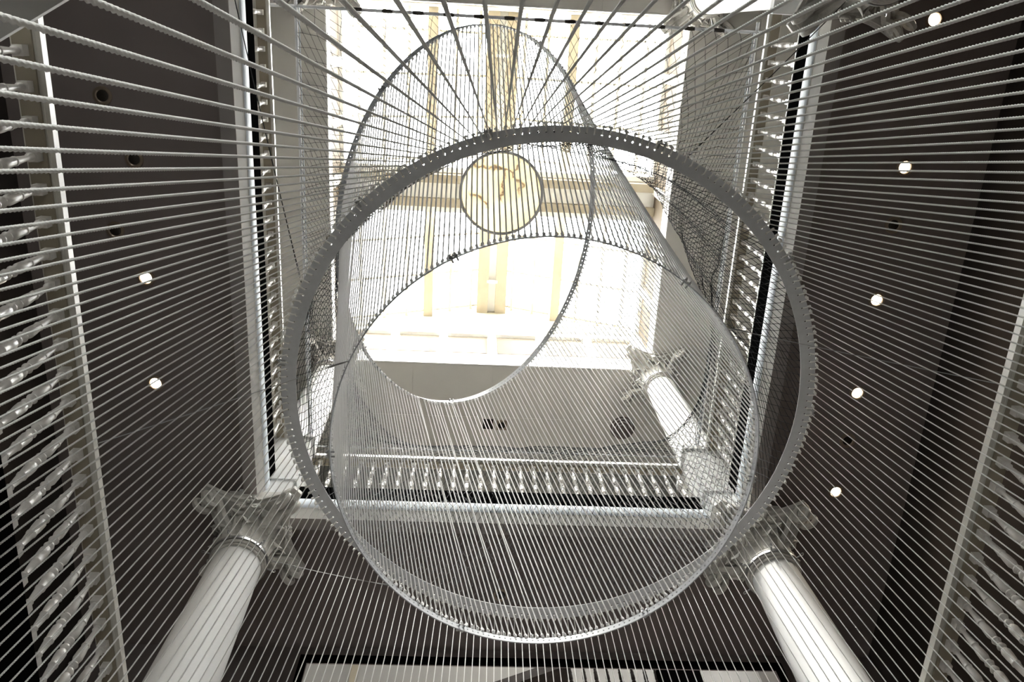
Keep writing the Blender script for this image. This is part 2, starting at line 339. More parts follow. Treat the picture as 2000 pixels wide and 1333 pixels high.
# ------------------------------------------------------------------ columns with carved capitals
def capital_mesh(r, H, half):
    """carved capital, z from 0 (neck) to H (top of the abacus)"""
    mb = MB()
    ha = H * .16
    mb.lathe([(r*.99,0),(r*1.0,H*.1),(r*1.0,H*.35),(r*1.03,H*.55),(r*1.16,H*.72),(r*1.36,H*.81),(r*1.36,H*.86)], 32)
    def abacus(hf, mid, z0, z1):
        pts = []
        for q in range(4):
            a = q*pi/2
            loc = [(hf, -hf*.86)] + [(mid + (hf-mid)*(abs(t)**1.7), t*hf*.86) for t in [-.75+.25*i for i in range(7)]] + [(hf, hf*.86)]
            pts += [(x*cos(a)-y*sin(a), x*sin(a)+y*cos(a)) for x, y in loc]
        mb.prism(pts, z0, z1)
    abacus(half*.92, half*.64, H-ha, H-ha*.55); abacus(half, half*.70, H-ha*.55, H)
    # acanthus leaves: two rings of eight curled tongues with ribs
    for row, (zb, zt, off, out) in enumerate(((0.0, H*.44, 0, r*.46), (H*.06, H*.72, pi/8, r*.60))):
        for q in range(8):
            a = q*pi/4 + off; vs = []; fs = []; NU, NV = 9, 7
            for i in range(NU):
                t = i/(NU-1)
                z = zb + (zt-zb)*min(1, t*1.28) - (max(0, t-.78)/.22)**1.5*(zt-zb)*.22
                rad = r*1.07 + out*(t**2.3) ; wd = r*.43*(1-.15*t)*(1 if t < .8 else sqrt(max(0, 1-((t-.8)/.22)**2))*1.0+.0)
                for j in range(NV):
                    s = (j/(NV-1)-.5)*2; rib = .034*r/.235*(cos(s*pi*2)*.5) - .06*r/.235*s*s*(.3+t)
                    rr = rad + rib; x = rr; y = s*wd*(1+.12*sin(t*22))
                    vs.append((x*cos(a)-y*sin(a), x*sin(a)+y*cos(a), z))
            for i in range(NU-1):
                for j in range(NV-1): fs.append((i*NV+j, i*NV+j+1, (i+1)*NV+j+1, (i+1)*NV+j))
            o = len(vs)     # give the leaf thickness
            vs += [((v[0])*.93, (v[1])*.93, v[2]+.004) for v in vs[:o]]
            fs2 = [tuple(reversed([q2+o for q2 in f])) for f in fs]
            edge = [j for j in range(NV)] + [i*NV+NV-1 for i in range(1, NU)] + [(NU-1)*NV+j for j in range(NV-2, -1, -1)] + [i*NV for i in range(NU-2, 0, -1)]
            fs3 = [(edge[e], edge[(e+1) % len(edge)], edge[(e+1) % len(edge)]+o, edge[e]+o) for e in range(len(edge))]
            mb.add(vs, fs+fs2+fs3)
    # corner volutes, two scrolls per corner, and small inner scrolls with a flower on each face
    for q in range(4):
        for sgn in (-1, 1):
            a = q*pi/2 + pi/4 + sgn*.10; path = []; rad = []
            cx, cz = half*1.16, H*.66
            for i in range(26):
                t = i/25; th = pi*.5 + t*4.4*pi*.62; rr = H*.19*(1-.78*t)
                x = cx + rr*cos(th); z = cz + rr*sin(th)
                path.append((x*cos(a), x*sin(a), z)); rad.append(.040*(1-.45*t)*H/.55)
            s0 = Vector((r*1.05*cos(a), r*1.05*sin(a), H*.40))
            s1 = Vector(((cx*.80)*cos(a), (cx*.80)*sin(a), H*.78))
            mb.tube([s0, s0.lerp(s1, .5) + Vector((0,0,-.02)), s1] + path, [.05*H/.55, .045*H/.55, .04*H/.55] + rad, 6)
        a = q*pi/2
        for sgn in (-1, 1):
            path = []
            for i in range(16):
                t = i/15; th = t*3*pi; rr = H*.085*(1-.8*t); y = sgn*(H*.13 + rr*cos(th)); z = H*.70 + rr*sin(th); x = half*.70
                path.append((x*cos(a)-y*sin(a), x*sin(a)+y*cos(a), z))
            mb.tube(path, .014*H/.55, 5)
        fx, fy = half*.73*cos(a), half*.73*sin(a)
        for i in range(6):
            th = i*pi/3; dy, dz = .045*cos(th), .045*sin(th)
            mb.lathe([(.001,H*.9+dz-.02),(.022,H*.9+dz-.008),(.022,H*.9+dz+.008),(.001,H*.9+dz+.02)], 6, fx-dy*sin(a), fy+dy*cos(a))
    return mb
NECK = .56
cap_low = capital_mesh(.235, NECK, .52).mesh('capital', M['capital'], True)
cap_up = capital_mesh(.225, NECK, .50).mesh('capital', M['capital'], True)
def column(x, y, z0, z1, rb, rt, capm, label, bolts=True, block=0, ped=0):
    t = thing('column', label, 'column', (x, y, z0), 0, None)
    zn = z1 - NECK - z0; prof = []
    for i in range(13):
        s = i/12; prof.append((rb + (rt-rb)*(s**1.4), ped + .22 + (zn-ped-.22-.03)*s))
    MB().lathe(prof, 48).build('shaft', M['column'], t, True)
    mb = MB(); q_ = min(rb*1.35, .27 if ped else 9); mb.box(-q_, q_, -q_, q_, ped, ped+.09)
    mb.lathe([(q_*.96,ped+.09),(q_,ped+.12),(q_*.96,ped+.15),(rb*1.02,ped+.17),(rb*1.04,ped+.2),(rb*1.0,ped+.23)], 40); mb.build('base', M['column'], t, True)
    mb = MB()
    for zc, rr, th in ((zn-.115, rt*1.05, .016), (zn-.075, rt*1.10, .02), (zn-.02, rt*1.12, .028)):
        mb.tube([(rr*cos(2*pi*i/40), rr*sin(2*pi*i/40), zc) for i in range(40)], th, 8, True)
    mb.build('neck_ring', M['capital'], t, True)
    cp = link('capital', capm, t); cp.location = (0,0,zn)
    if block: MB().box(-.3, .3, -.3, .3, z1-z0, z1-z0+block).build('top_block', M['capital'], t)
    if ped:
        mb = MB(); mb.box(-.27,.27,-.27,.27,-.28,ped-.07); mb.box(-.30,.30,-.30,.30,ped-.07,ped); mb.box(-.29,.29,-.29,.29,.02,.09); mb.build('pedestal', M['column'], t)
    band = MB(); band.lathe([(rt*1.20,zn-.062),(rt*1.225,zn-.062),(rt*1.225,zn-.03),(rt*1.20,zn-.03),(rt*1.20,zn-.062)], 40, caps=False)
    bd = band.build('strap', M['steel'], t, True)
    if bolts:
        for q in range(6):
            a = q*pi/3 + .3; p = Vector((rt*1.22*cos(a), rt*1.22*sin(a), zn-.046)); d = Vector((cos(a), sin(a), 0))
            mb = MB(); mb.tube([p, p+d*.05], .009, 6); c = p+d*.065
            mb.tube([c+d*.018*cos(th)+Vector((0,0,.018*sin(th))) for th in [2*pi*i/10 for i in range(10)]], .005, 5, True)
            mb.build('eye_bolt', M['steel'], bd, True)
    return t
CYB, CYF = 4.98, -.72
column(-2.20, CYB, 3.25, 7.72, .315, .235, cap_low, 'large white round column at lower left with a carved leafy capital', block=.235)
column(3.20, CYB, 3.25, 7.72, .315, .235, cap_low, 'large white round column at lower right with a carved leafy capital', block=.235)
column(3.20, CYF, 3.25, 7.75, .315, .235, cap_low, 'column in shade at the upper right corner, only its grey carved capital showing under the fascia', block=.20)
column(-2.15, CYB, 8.25, HC-.02, .25, .222, cap_up, 'white upper gallery column seen through black netting, left of the cord funnel', ped=1.12)
column(3.03, CYB, 8.25, HC-.02, .25, .222, cap_up, 'glaring white upper gallery column seen behind the slanting cords on the right', ped=1.12)
column(3.05, CYF, 8.25, HC-.02, .25, .222, cap_up, 'white upper column lying across the top edge of the photo, right of the skylight')
column(-2.15, CYF, 8.25, HC-.02, .25, .222, cap_up, 'upper column whose carved capital shows at the top edge, left of the skylight')

# ------------------------------------------------------------------ balustrades
def baluster_mesh(L):
    mb = MB(); P = []
    def p(t, r): P.append((r, -t*L))
    prof = [(.085,.022),(.10,.028),(.112,.022),(.122,.029),(.134,.021),(.145,.018),(.20,.021),(.27,.027),(.283,.0275),(.288,.032),(.297,.032),(.302,.027),(.36,.033),(.42,.036),(.445,.030),(.452,.022),(.458,.028),(.465,.021),
            (.475,.030),(.49,.037),(.505,.030),(.515,.021),(.522,.026),(.53,.021),(.545,.031),(.56,.036),(.575,.029),(.582,.022),(.59,.028),(.61,.037),(.66,.036),(.72,.030),(.726,.034),(.736,.034),(.742,.029),(.80,.024),(.855,.019),(.866,.026),(.878,.020),(.888,.028),(.90,.022)]
    for t, r in prof: p(t, r*.78)
    mb.lathe([(a, b) for a, b in P], 14, caps=False)
    for z0, z1 in ((-.085*L, 0), (-L, -.90*L)): mb.box(-.026,.026,-.026,.026,z0,z1)
    return mb.mesh('baluster', M['baluster'], True)
BL = .80
bal_me = baluster_mesh(BL)
def balustrade(label, ax, fixed, s0, s1, htop, out, first, step=.165):
    """ax 'y': runs along y at x=fixed ; ax 'x': runs along x at y=fixed. out = direction away from the well (+1/-1)"""
    t = thing('balustrade', label, 'balustrade', (fixed, (s0+s1)/2, htop-.95) if ax == 'y' else ((s0+s1)/2, fixed, htop-.95))
    ox, oy, oz = t.location
    if ax == 'y': tr = lambda s, o, z: (fixed + out*o - ox, s - oy, z - oz)
    else: tr = lambda s, o, z: (s - ox, fixed + out*o - oy, z - oz)
    h = htop
    mb = MB()     # moulded handrail: rounded cap over a narrower fillet
    mb.sweep_x([(0,h-.085),(.004,h-.025),(.02,h-.004),(.05,h+.01),(.10,h+.01),(.13,h-.004),(.146,h-.025),(.15,h-.075),(.128,h-.082),(.124,h-.088),(.108,h-.09),(.104,h-.10),(.046,h-.10),(.042,h-.09),(.026,h-.088),(.022,h-.085)], s0, s1, tr=tr)
    mb.build('handrail', M['rail'], t)
    mb = MB(); mb.sweep_x([(.030,h-.097),(.030,h-.112),(.125,h-.112),(.125,h-.097)], s0, s1, tr=tr); mb.build('sub_rail', M['subrail'], t)  # added strip that paints the shade under the handrail
    mb = MB(); mb.sweep_x([(.048,h-.90),(.048,h-.915),(.106,h-.915),(.106,h-.90)], s0, s1, tr=tr); mb.build('base_rail', M['rail'] if htop > 6 else M['black'], t)  # lower gallery: rail painted black to stand for its shade
    n = 0; s = first
    while s < s1 - .06:
        if s > s0 + .02:
            o = link('baluster', bal_me, t); o.location = tr(s, .075, h-.10)
        s += step; n += 1
    return t
balustrade('pale balustrade of the upper gallery running down the left, beside the black strip', 'y', -2.185, -.45, 4.70, H2, -1, -.16, .178)
balustrade('pale balustrade of the upper gallery running down the right, glaring turned balusters', 'y', 3.03, -.45, 4.70, H2, 1, -.12, .178)
balustrade('white balustrade of the upper gallery crossing the back, seen through the cord funnel', 'x', 4.94, -1.88, 2.76, H2, 1, -1.78, .165)
balustrade('dim glossy balustrade of the lower gallery along the left side of the photo', 'y', -2.10, -.5, 4.72, H1, -1, -.34, .165)
balustrade('dim balustrade of the lower gallery in the lower right corner of the photo', 'y', 3.09, -.5, 4.72, H1, 1, -.30, .165)

# ------------------------------------------------------------------ rings
N = 228
R1, C1 = 1.90, Vector((.612, 2.445, 5.59))
R2, C2, N2 = 1.488, Vector((.568, 2.654, 5.17)), Vector((-.022, .112, .993)).normalized()
R3, C3, N3 = 1.90, Vector((.124, 1.748, 8.42)), Vector((-.74, .02, .67)).normalized()
def basis(n):
    u = Vector((1,0,0)); u = (u - n*u.dot(n)).normalized(); v = n.cross(u); return u, v
def circ(C, R, n, th):
    u, v = basis(n); return C + (u*cos(th) + v*sin(th))*R
UP = Vector((0,0,1))
def flat_ring(C, R, wd, th, name, m, label):
    t = thing(name, label, 'ring', C)
    ri, ro = R - wd*.5, R + wd*.5; rh, hr = R + wd*.12, .0075
    vs = []; fs = []; K = 8
    for i in range(N):
        a0, a1, am = 2*pi*(i-.5)/N, 2*pi*(i+.5)/N, 2*pi*i/N
        for z in (0, th):
            o = len(vs)
            ctrl = [(ro,a1),(ro,am),(ro,a0),(rh,a0),(ri,a0),(ri,am),(ri,a1),(rh,a1)]
            sq = [(r*cos(a), r*sin(a)) for r, a in ctrl]
            hx, hy = rh*cos(am), rh*sin(am)
            hole = []
            for r, a in ctrl:
                dx, dy = r*cos(a)-hx, r*sin(a)-hy; l = sqrt(dx*dx+dy*dy); hole.append((hx+dx/l*hr, hy+dy/l*hr))
            # reorder the hole evenly
            vs += [(x, y, z) for x, y in sq] + [(x, y, z) for x, y in hole]
            for j in range(K):
                f = (o+j, o+(j+1)%K, o+K+(j+1)%K, o+K+j); fs.append(f if z == 0 else f[::-1])
        b, tt = len(vs)-32, len(vs)-16
        for j in range(K): fs.append((b+K+j, b+K+(j+1)%K, tt+K+(j+1)%K, tt+K+j))   # hole wall
        for j in (0, 1): fs.append((b+j, tt+j, tt+j+1, b+j+1))
        for j in (4, 5): fs.append((b+j, tt+j, tt+j+1, b+j+1))
    MB().add(vs, fs).build('drilled_plate', m, t)
    return t
def hoop(C, R, n, hgt, th, name, m, label):
    """flat bar bent to a hoop, with a drilled hole for every cord"""
    t = thing(name, label, 'ring', C)
    u, v = basis(n); vs = []; fs = []; K = 8; hr = .0065
    for i in range(N):
        am = 2*pi*(i+.5)/N; da = pi/N
        ctrl = [(1,1),(0,1),(-1,1),(-1,0),(-1,-1),(0,-1),(1,-1),(1,0)]
        for R_ in (R-th/2, R+th/2):
            o = len(vs)
            for (s, q) in ctrl:
                a = am + s*da; vs.append((u*cos(a)+v*sin(a))*R_ + n*(q*hgt/2))
            for (s, q) in ctrl:
                l = sqrt(s*s+q*q); a = am + s/l*hr/R; vs.append((u*cos(a)+v*sin(a))*R_ + n*(q/l*hr))
            for j in range(K):
                f = (o+j, o+(j+1)%K, o+K+(j+1)%K, o+K+j); fs.append(f if R_ > R else f[::-1])
        b, tt = len(vs)-32, len(vs)-16
        for j in range(K): fs.append((b+K+j, b+K+(j+1)%K, tt+K+(j+1)%K, tt+K+j))
        for j in (0, 1, 4, 5): fs.append((b+j, tt+j, tt+j+1, b+j+1))
    MB().add(vs, fs).build('drilled_band', m, t)
    return t
ring1 = flat_ring(C1, R1, .108, .006, 'rope_ring', M['ring'], 'largest grey ring, flat and wide, with a row of drilled holes')
ring2 = hoop(C2, R2, N2, .065, .008, 'cord_ring', M['ring_white'], 'middle sized thin ring hanging lowest, inside the largest grey ring')
ring3 = hoop(C3, R3, N3, .065, .008, 'cord_ring', M['ring_white'], 'steeply tilted highest ring, reaching from the top edge to the grey back wall')
# clamps on the rings
def clamp(p, parent, d):
    mb = MB(); d = Vector(d).normalized(); s = UP.cross(d).normalized()
    for k2 in (-1, 1):
        c = s*(.018*k2); mb.tube([c - d*.03, c + d*.035], .007, 6); mb.tube([c+d*.02+UP*(-.012), c+d*.02+UP*.014], .010, 6)
    mb.tube([d*.01+s*.028*cos(a)+UP*.022*sin(a) for a in [2*pi*i/12 for i in range(12)]], .006, 6, True)
    o = mb.build('clamp', M['steel'], parent, True); o.location = Vector(p) - parent.location; return o
for th in (-1.85, -.62, .02, 1.1, 2.2, 3.25, -2.35, -1.25):
    d = Vector((cos(th), sin(th), 0)); clamp(C1 + d*(R1+.055), ring1, d)
for th in (-2.05, -.95, .12, 1.0, 1.95, 3.1):
    p = circ(C2, R2, N2, th); clamp(p, ring2, (p-C2))
for th in (-2.4, -1.2, .5, 1.8, 2.6):
    p = circ(C3, R3, N3, th); clamp(p, ring3, (p-C3))

def nearest_theta(C, R, n, u, v):
    best = None
    for i in range(720):
        th = 2*pi*i/720; x, y = pix(circ(C, R, n, th)); d = (x-u)**2+(y-v)**2
        if best is None or d < best[0]: best = (d, th)
    return best[1]
PHI = nearest_theta(C3, R3, N3, 977, 50) - nearest_theta(C2, R2, N2, 1012, 467)

# clock-face sorting so that every rope can be pointed at
def clock_labels(points, centre, fmt):
    cx, cy = pix(centre); secs = {}
    for i, p in enumerate(points):
        x, y = pix(p); a = (math.degrees(atan2(x-cx, cy-y)) + 360) % 360
        h = int(((a + 15) % 360)//30); secs.setdefault(h, []).append((((a+15) % 30), i))
    out = {}
    for h, lst in secs.items():
        lst.sort()
        for k2, (_, i) in enumerate(lst): out[i] = fmt % (ONES[k2+1], 12 if h == 0 else h)
    return out

# twisted rope: three-lobed strand, helix modelled, shared by all ropes
ROPE_D = .0076
slope = Vector((*plan(977, 322), 1.0))             # all the ropes lean this way
L_ROPE = (C1.z + 1.38)
def rope_mesh():
    pitch = .034; steps = 12; nr = int(L_ROPE/pitch*steps); K = 15; vs = []; fs = []
    for i in range(nr+1):
        z = -L_ROPE*i/nr; tw = 2*pi*z/pitch
        for j in range(K):
            a = 2*pi*j/K; r = ROPE_D/2*(.28 + .72*cos(((a - tw + pi/3) % (2*pi/3)) - pi/3)**2)
            vs.append((r*cos(a) + slope.x*z, r*sin(a) + slope.y*z, z))
    for i in range(nr):
        for j in range(K): fs.append((i*K+j, i*K+(j+1)%K, (i+1)*K+(j+1)%K, (i+1)*K+j))
    me = MB().add(vs, fs).mesh('rope', M['rope'])
    me.polygons.foreach_set('use_smooth', [True]*len(me.polygons)); return me
rope_me = rope_mesh()
mb = MB()      # lashing of a rope over the ring's outer rim: a turn of rope and a frayed end
mb.tube([(-.045,0,-.002),(-.02,0,-.009),(.004,0,-.008),(.012,0,.004),(.004,.004,.016),(-.014,.004,.018)], .0055, 6)
mb.tube([(.006,0,-.004),(.010,.006,.010),(.006,.012,.022),(.013,.014,.034)], [.009,.010,.008,.003], 6)
knot_me = mb.mesh('knot', M['rope'], True)
pts1 = [C1 + Vector((cos(2*pi*i/N), sin(2*pi*i/N), 0))*(R1+.054) for i in range(N)]
lab = clock_labels(pts1, C1, 'twisted white rope strung down from the largest ring, %s clockwise in its %d o\'clock stretch')
for i in range(N):
    a = 2*pi*i/N; p = pts1[i] + Vector((cos(a), sin(a), 0))*.007 + Vector((0, 0, -.002))
    o = link('rope', rope_me); o.location = p
    tag(o, lab[i], 'rope', 'twisted ropes strung from the largest ring')
    kn = link('knot', knot_me, o); kn.rotation_euler = (0, 0, a + random.uniform(-.25, .25)); kn.scale = (1, random.choice((-1, 1)), random.uniform(.8, 1.3))
# foot ring that holds the ropes at floor level
mbf = MB(); cf = C1 - slope*L_ROPE
mbf.tube([(R1+.061)*Vector((cos(2*pi*i/96), sin(2*pi*i/96), 0)) for i in range(96)], .02, 8, True)
foot = thing('foot_ring', 'steel ring on the floor that holds the lower rope ends', 'ring', (cf.x, cf.y, -1.38)); mbf.build('tube', M['steel'], foot, True)

# thin cords between the middle and the tilted ring
cord_me = MB().lathe([(.0056, 0), (.0056, 1)], 6).mesh('cord', M['cord'], True)
mb = MB()
mb.tube([(0,0,-.012),(.003,.002,-.004),(-.002,.003,.006),(.002,-.002,.016),(0,0,.026)], [.006,.012,.010,.012,.007], 6)
mb.tube([(0,0,.0),(.012,.004,.008),(.018,.002,.016)], [.005,.005,.002], 5)
cknot_me = mb.mesh('knot', M['cord'], True)
pts2 = []; ends = []
odd = {55: 1.6, 56: -.5, 60: 1.4, 61: -.6, 66: 1.3}
for i in range(N):
    th = 2*pi*(i+.5)/N
    a = circ(C2, R2, N2, th) + N2*.034; b3 = circ(C3, R3, N3, th + PHI + random.uniform(-.12, .12)*2*pi/N + odd.get(i, 0)*2*pi/N) - N3*.034
    pts2.append(a); ends.append(b3)
lab = clock_labels(pts2, C2, 'thin white cord tied to the middle sized ring, %s clockwise in its %d o\'clock stretch')
for i in range(N):
    a, b3 = pts2[i], ends[i]; d = b3 - a; L = d.length
    o = link('cord', cord_me); q = d.to_track_quat('Z', 'Y'); o.location = a; o.rotation_mode = 'QUATERNION'; o.rotation_quaternion = q; o.scale = (1, 1, L)
    tag(o, lab[i], 'cord', 'thin cords between the middle ring and the tilted ring')
    for z in (.012, -.012):
        kn = link('knot', cknot_me, o); kn.location = (0, 0, (z/L) if z > 0 else 1 + z/L)
        kn.scale = (1, 1, 1/L if z > 0 else -1/L); kn.rotation_euler = (0, 0, random.uniform(0, 6.28))

# ------------------------------------------------------------------ safety net with its rod frame
FX0, FX1, FY0, FY1, FH = -1.93, 2.95, -.24, 4.86, 9.40
fr = thing('net_frame', 'square frame of thin grey rods at handrail height holding the netting', 'frame', (.5, 2.3, FH))
def rod(a, b, r, m, nm):
    o = MB().tube([a, b], r, 10).build(nm, m, fr, True); o.location = -fr.location; return o
cs = [Vector((FX0,FY0,FH)), Vector((FX1,FY0,FH)), Vector((FX1,FY1,FH)), Vector((FX0,FY1,FH))]
ext = [(Vector((-.42,0,0)), Vector((.1,0,0))), (Vector((0,-.1,0)), Vector((0,.1,0))), (Vector((.1,0,0)), Vector((-.25,0,0))), (Vector((0,.1,0)), Vector((0,-.1,0)))]
for i in range(4):
    rod(cs[i]+ext[i][0], cs[(i+1)%4]+ext[i][1], .017 if i != 2 else .008, M['ring'], 'rod')
for x in (FX0+.035, FX1-.035): rod(Vector((x,FY0,FH-.01)), Vector((x,FY1,FH-.01)), .006, M['mould'], 'cable')
for i in range(13):
    x = -1.3 + i*.32; o = MB().tube([(x-.06,FY0,FH),(x-.03,FY0,FH),(x+.03,FY0,FH),(x+.06,FY0,FH)], [.017,.0215,.0215,.017], 8).build('lashing', M['lamp_off'], fr, True); o.location = -fr.location
waist_px = [(663,600),(672,470),(700,440),(749,400),(798,360),(845,330),(898,303),(960,288),(1040,280),(1095,284),(1138,291),(1183,305),(1226,325),(1270,360),(1303,412),(1340,500),(1372,575),(1398,640),(1408,720),(1395,790),(1360,845),(1290,880),(1200,900),(1050,905),(900,905),(800,895),(745,850),(706,790),(680,720)]
HW = 7.75
wpl = [at_h(u, v, HW) for u, v in waist_px]
wc = Vector((.62, 2.35, HW))
wpol = sorted([((atan2(p.y-wc.y, p.x-wc.x)) % (2*pi), (p-wc).length) for p in wpl])
def waist_r(th):
    th %= 2*pi
    for k2 in range(len(wpol)):
        a0, r0 = wpol[k2-1]; a1, r1 = wpol[k2]
        if k2 == 0: a0 -= 2*pi
        if a0 <= th <= a1: t = (th-a0)/max(1e-6, a1-a0); return r0+(r1-r0)*t
    a0, r0 = wpol[-1]; a1, r1 = wpol[0]; a1 += 2*pi; t = (th-a0)/(a1-a0); return r0+(r1-r0)*t
NT, NS1, NS2 = 200, 26, 26
def net_pt(i, s):                      # s: 0 ring .. 1 waist .. 2 frame
    th = 2*pi*i/NT
    A = C1 + Vector((cos(th), sin(th), 0))*(R1+.03) + Vector((0,0,.02))
    B = wc + Vector((cos(th), sin(th), 0))*(sum(waist_r(th+d) for d in (-.08,-.04,0,.04,.08))/5)
    # point of the square frame in that direction
    cx, cy = (FX0+FX1)/2, (FY0+FY1)/2; hx, hy = (FX1-FX0)/2, (FY1-FY0)/2
    k2 = 1/max(abs(cos(th))/hx, abs(sin(th))/hy); Cc = Vector((cx+cos(th)*k2, cy+sin(th)*k2, FH))
    if s <= 1:
        t = s; e = t*t*(3-2*t)*.45 + (1-(1-t)**2)*.55
        return Vector((A.x+(B.x-A.x)*e, A.y+(B.y-A.y)*e, A.z+(B.z-A.z)*t))
    t = s-1; e = t**1.6
    return Vector((B.x+(Cc.x-B.x)*e, B.y+(Cc.y-B.y)*e, B.z+(Cc.z-B.z)*t))
rows = []; TOT = NS1+NS2
for j in range(TOT+1):
    s = j/NS1 if j <= NS1 else 1+(j-NS1)/NS2; row = []
    for i in range(NT):
        p = net_pt(i + (.5 if j % 2 else 0), s)
        if 0 < j < TOT:
            wv = .018*sin(i*.37+j*.5)+.014*sin(i*.11-j*.31); d = Vector((p.x-wc.x, p.y-wc.y, 0)).normalized(); p = p + d*wv + Vector((random.uniform(-.005,.005), random.uniform(-.005,.005), random.uniform(-.006,.006)))
        row.append(p)
    rows.append(row)
mb = MB(); RT = .0026
def strand(a, b):
    d = (b-a).normalized(); u = d.cross(UP if abs(d.z) < .9 else Vector((1,0,0))).normalized()*RT; v = d.cross(u)
    vs = [a+u, a-u*.5+v*.87, a-u*.5-v*.87, b+u, b-u*.5+v*.87, b-u*.5-v*.87]
    mb.add(vs, [(0,1,4,3),(1,2,5,4),(2,0,3,5)])
for j in range(TOT):
    for i in range(NT):
        a = rows[j][i]
        if j % 2 == 0: b1, b2 = rows[j+1][i], rows[j+1][(i-1) % NT]
        else: b1, b2 = rows[j+1][i], rows[j+1][(i+1) % NT]
        strand(a, b1); strand(a, b2)
        k3 = RT*1.9; mb.add([a+Vector((k3,0,0)),a+Vector((0,k3,0)),a+Vector((-k3,0,0)),a+Vector((0,-k3,0)),a+Vector((0,0,k3)),a+Vector((0,0,-k3))],[(0,1,4),(1,2,4),(2,3,4),(3,0,4),(1,0,5),(2,1,5),(3,2,5),(0,3,5)])
net = mb.build('safety_net', M['net']); tag(net, 'black safety netting stretched from the largest ring out to the grey rod frame', 'net')

# ------------------------------------------------------------------ alabaster pendant
PC = at_h(979, 378, 12.2)
pend = thing('pendant_lamp', 'round veined alabaster bowl lamp with a dark rim hanging under the skylight', 'lamp', PC)
PR = .60
mb = MB(); prof = [(.001,-.10),(.12,-.097),(.25,-.082),(.38,-.055),(.48,-.03),(.55,-.012),(PR-.02,.0),(PR-.02,.012),(.5,-.0),(.3,-.05),(.001,-.075)]
mb.lathe(prof, 64, caps=False).build('bowl', M['alabaster'], pend, True)
MB().lathe([(PR-.022,-.008),(PR+.018,-.008),(PR+.018,.03),(PR-.022,.03),(PR-.022,-.008)], 64, caps=False).build('rim', M['wire'], pend)
mb = MB()
for q in range(3):
    a = q*2*pi/3+.5; mb.tube([(PR*cos(a)*.985, PR*sin(a)*.985, .02), (0,0,1.2)], .005, 6)
mb.tube([(0,0,1.2),(0,0,13.98-PC.z)], .010, 6); mb.build('suspension_cable', M['wire'], pend, True)

# ------------------------------------------------------------------ ceiling lamps and vents
def downlight(u, v, h, lit, label):
    p = at_h(u, v, h); t = thing('recessed_lamp', label, 'lamp', (p.x, p.y, h), 0, 'lit recessed ceiling lamps' if lit else None)
    MB().lathe([(.052,-.004),(.062,-.012),(.085,-.010),(.088,0),(.052,0),(.052,-.004)], 28, caps=False).build('trim_ring', M['lamp_trim'], t, True)
    o = MB().lathe([(.001,-.010),(.03,-.009),(.052,-.003)], 24, caps=False).build('lens', M['lamp'] if lit else M['lamp_off'], t, True)
    if lit:
        l = bpy.data.lights.new('lamp_light', 'SPOT'); l.energy = 6; l.color = (1, .86, .68); l.spot_size = 2.2; l.spot_blend = .6; l.shadow_soft_size = .05
        lo = bpy.data.objects.new('lamp_light', l); COL.objects.link(lo); lo.parent = t; lo.location = (0, 0, -.03)
CH = 8.049
for u, v, s in ((285,543,'upper of the two glowing recessed lamps in the left ceiling'), (304,749,'lower of the two glowing recessed lamps in the left ceiling'),
    (1825,38,'topmost of five glowing recessed lamps in the right ceiling'), (1767,327,'second from the top of five glowing recessed lamps in the right ceiling'),
    (1712,586,'middle one of five glowing recessed lamps in the right ceiling'), (1674,768,'fourth from the top of five glowing recessed lamps in the right ceiling'),
    (1632,961,'lowest of five glowing recessed lamps in the right ceiling')): downlight(u, v, CH, True, s)
for u, v, s in ((200,187,'unlit recessed lamp highest in the left ceiling'), (262,311,'unlit dark recessed lamp in the left ceiling between two others'), (225,450,'unlit recessed lamp in the left ceiling nearest the glowing ones'),
    (1745,440,'unlit recessed lamp in the right ceiling between two glowing lamps'), (978,1163,'dark unlit recessed lamp in the ceiling behind the lower ring curve'), (1655,861,'small unlit lamp low in the right ceiling between glowing lamps')): downlight(u, v, CH, False, s)
def diffuser(u, v, h, r, label):
    p = at_h(u, v, h); t = thing('air_diffuser', label, 'vent', (p.x, p.y, h)); mb = MB()
    for k2 in range(4):
        rr = r*(1-k2*.24); mb.lathe([(rr-.035,-.02-.008*k2),(rr,-.03-.008*k2),(rr,-.024-.008*k2),(rr-.035,-.002)], 28, caps=False)
    mb.lathe([(.001,-.05),(.03,-.05),(.03,-.001)], 12, caps=False); mb.build('cone', M['ceil_low'], t, True)
diffuser(1215, 835, HC-.001, .21, 'round concentric ceiling air diffuser seen between the cords near the right column')
for u, v, s in ((953, 828, 'small dark ceiling speaker seen through the cords, left one of the pair'), (980, 830, 'small brown ceiling speaker seen through the cords, right one of the pair')):
    p = at_h(u, v, HC); t = thing('ceiling_speaker', s, 'speaker', (p.x, p.y, HC-.001))
    MB().box(-.085,.085,-.085,.085,-.03,0).build('housing', M['lamp_off'] if u < 960 else M['lamp_trim'], t); MB().lathe([(.001,-.04),(.05,-.04),(.06,-.03)], 16, caps=False).build('grille', M['lamp_off'], t)

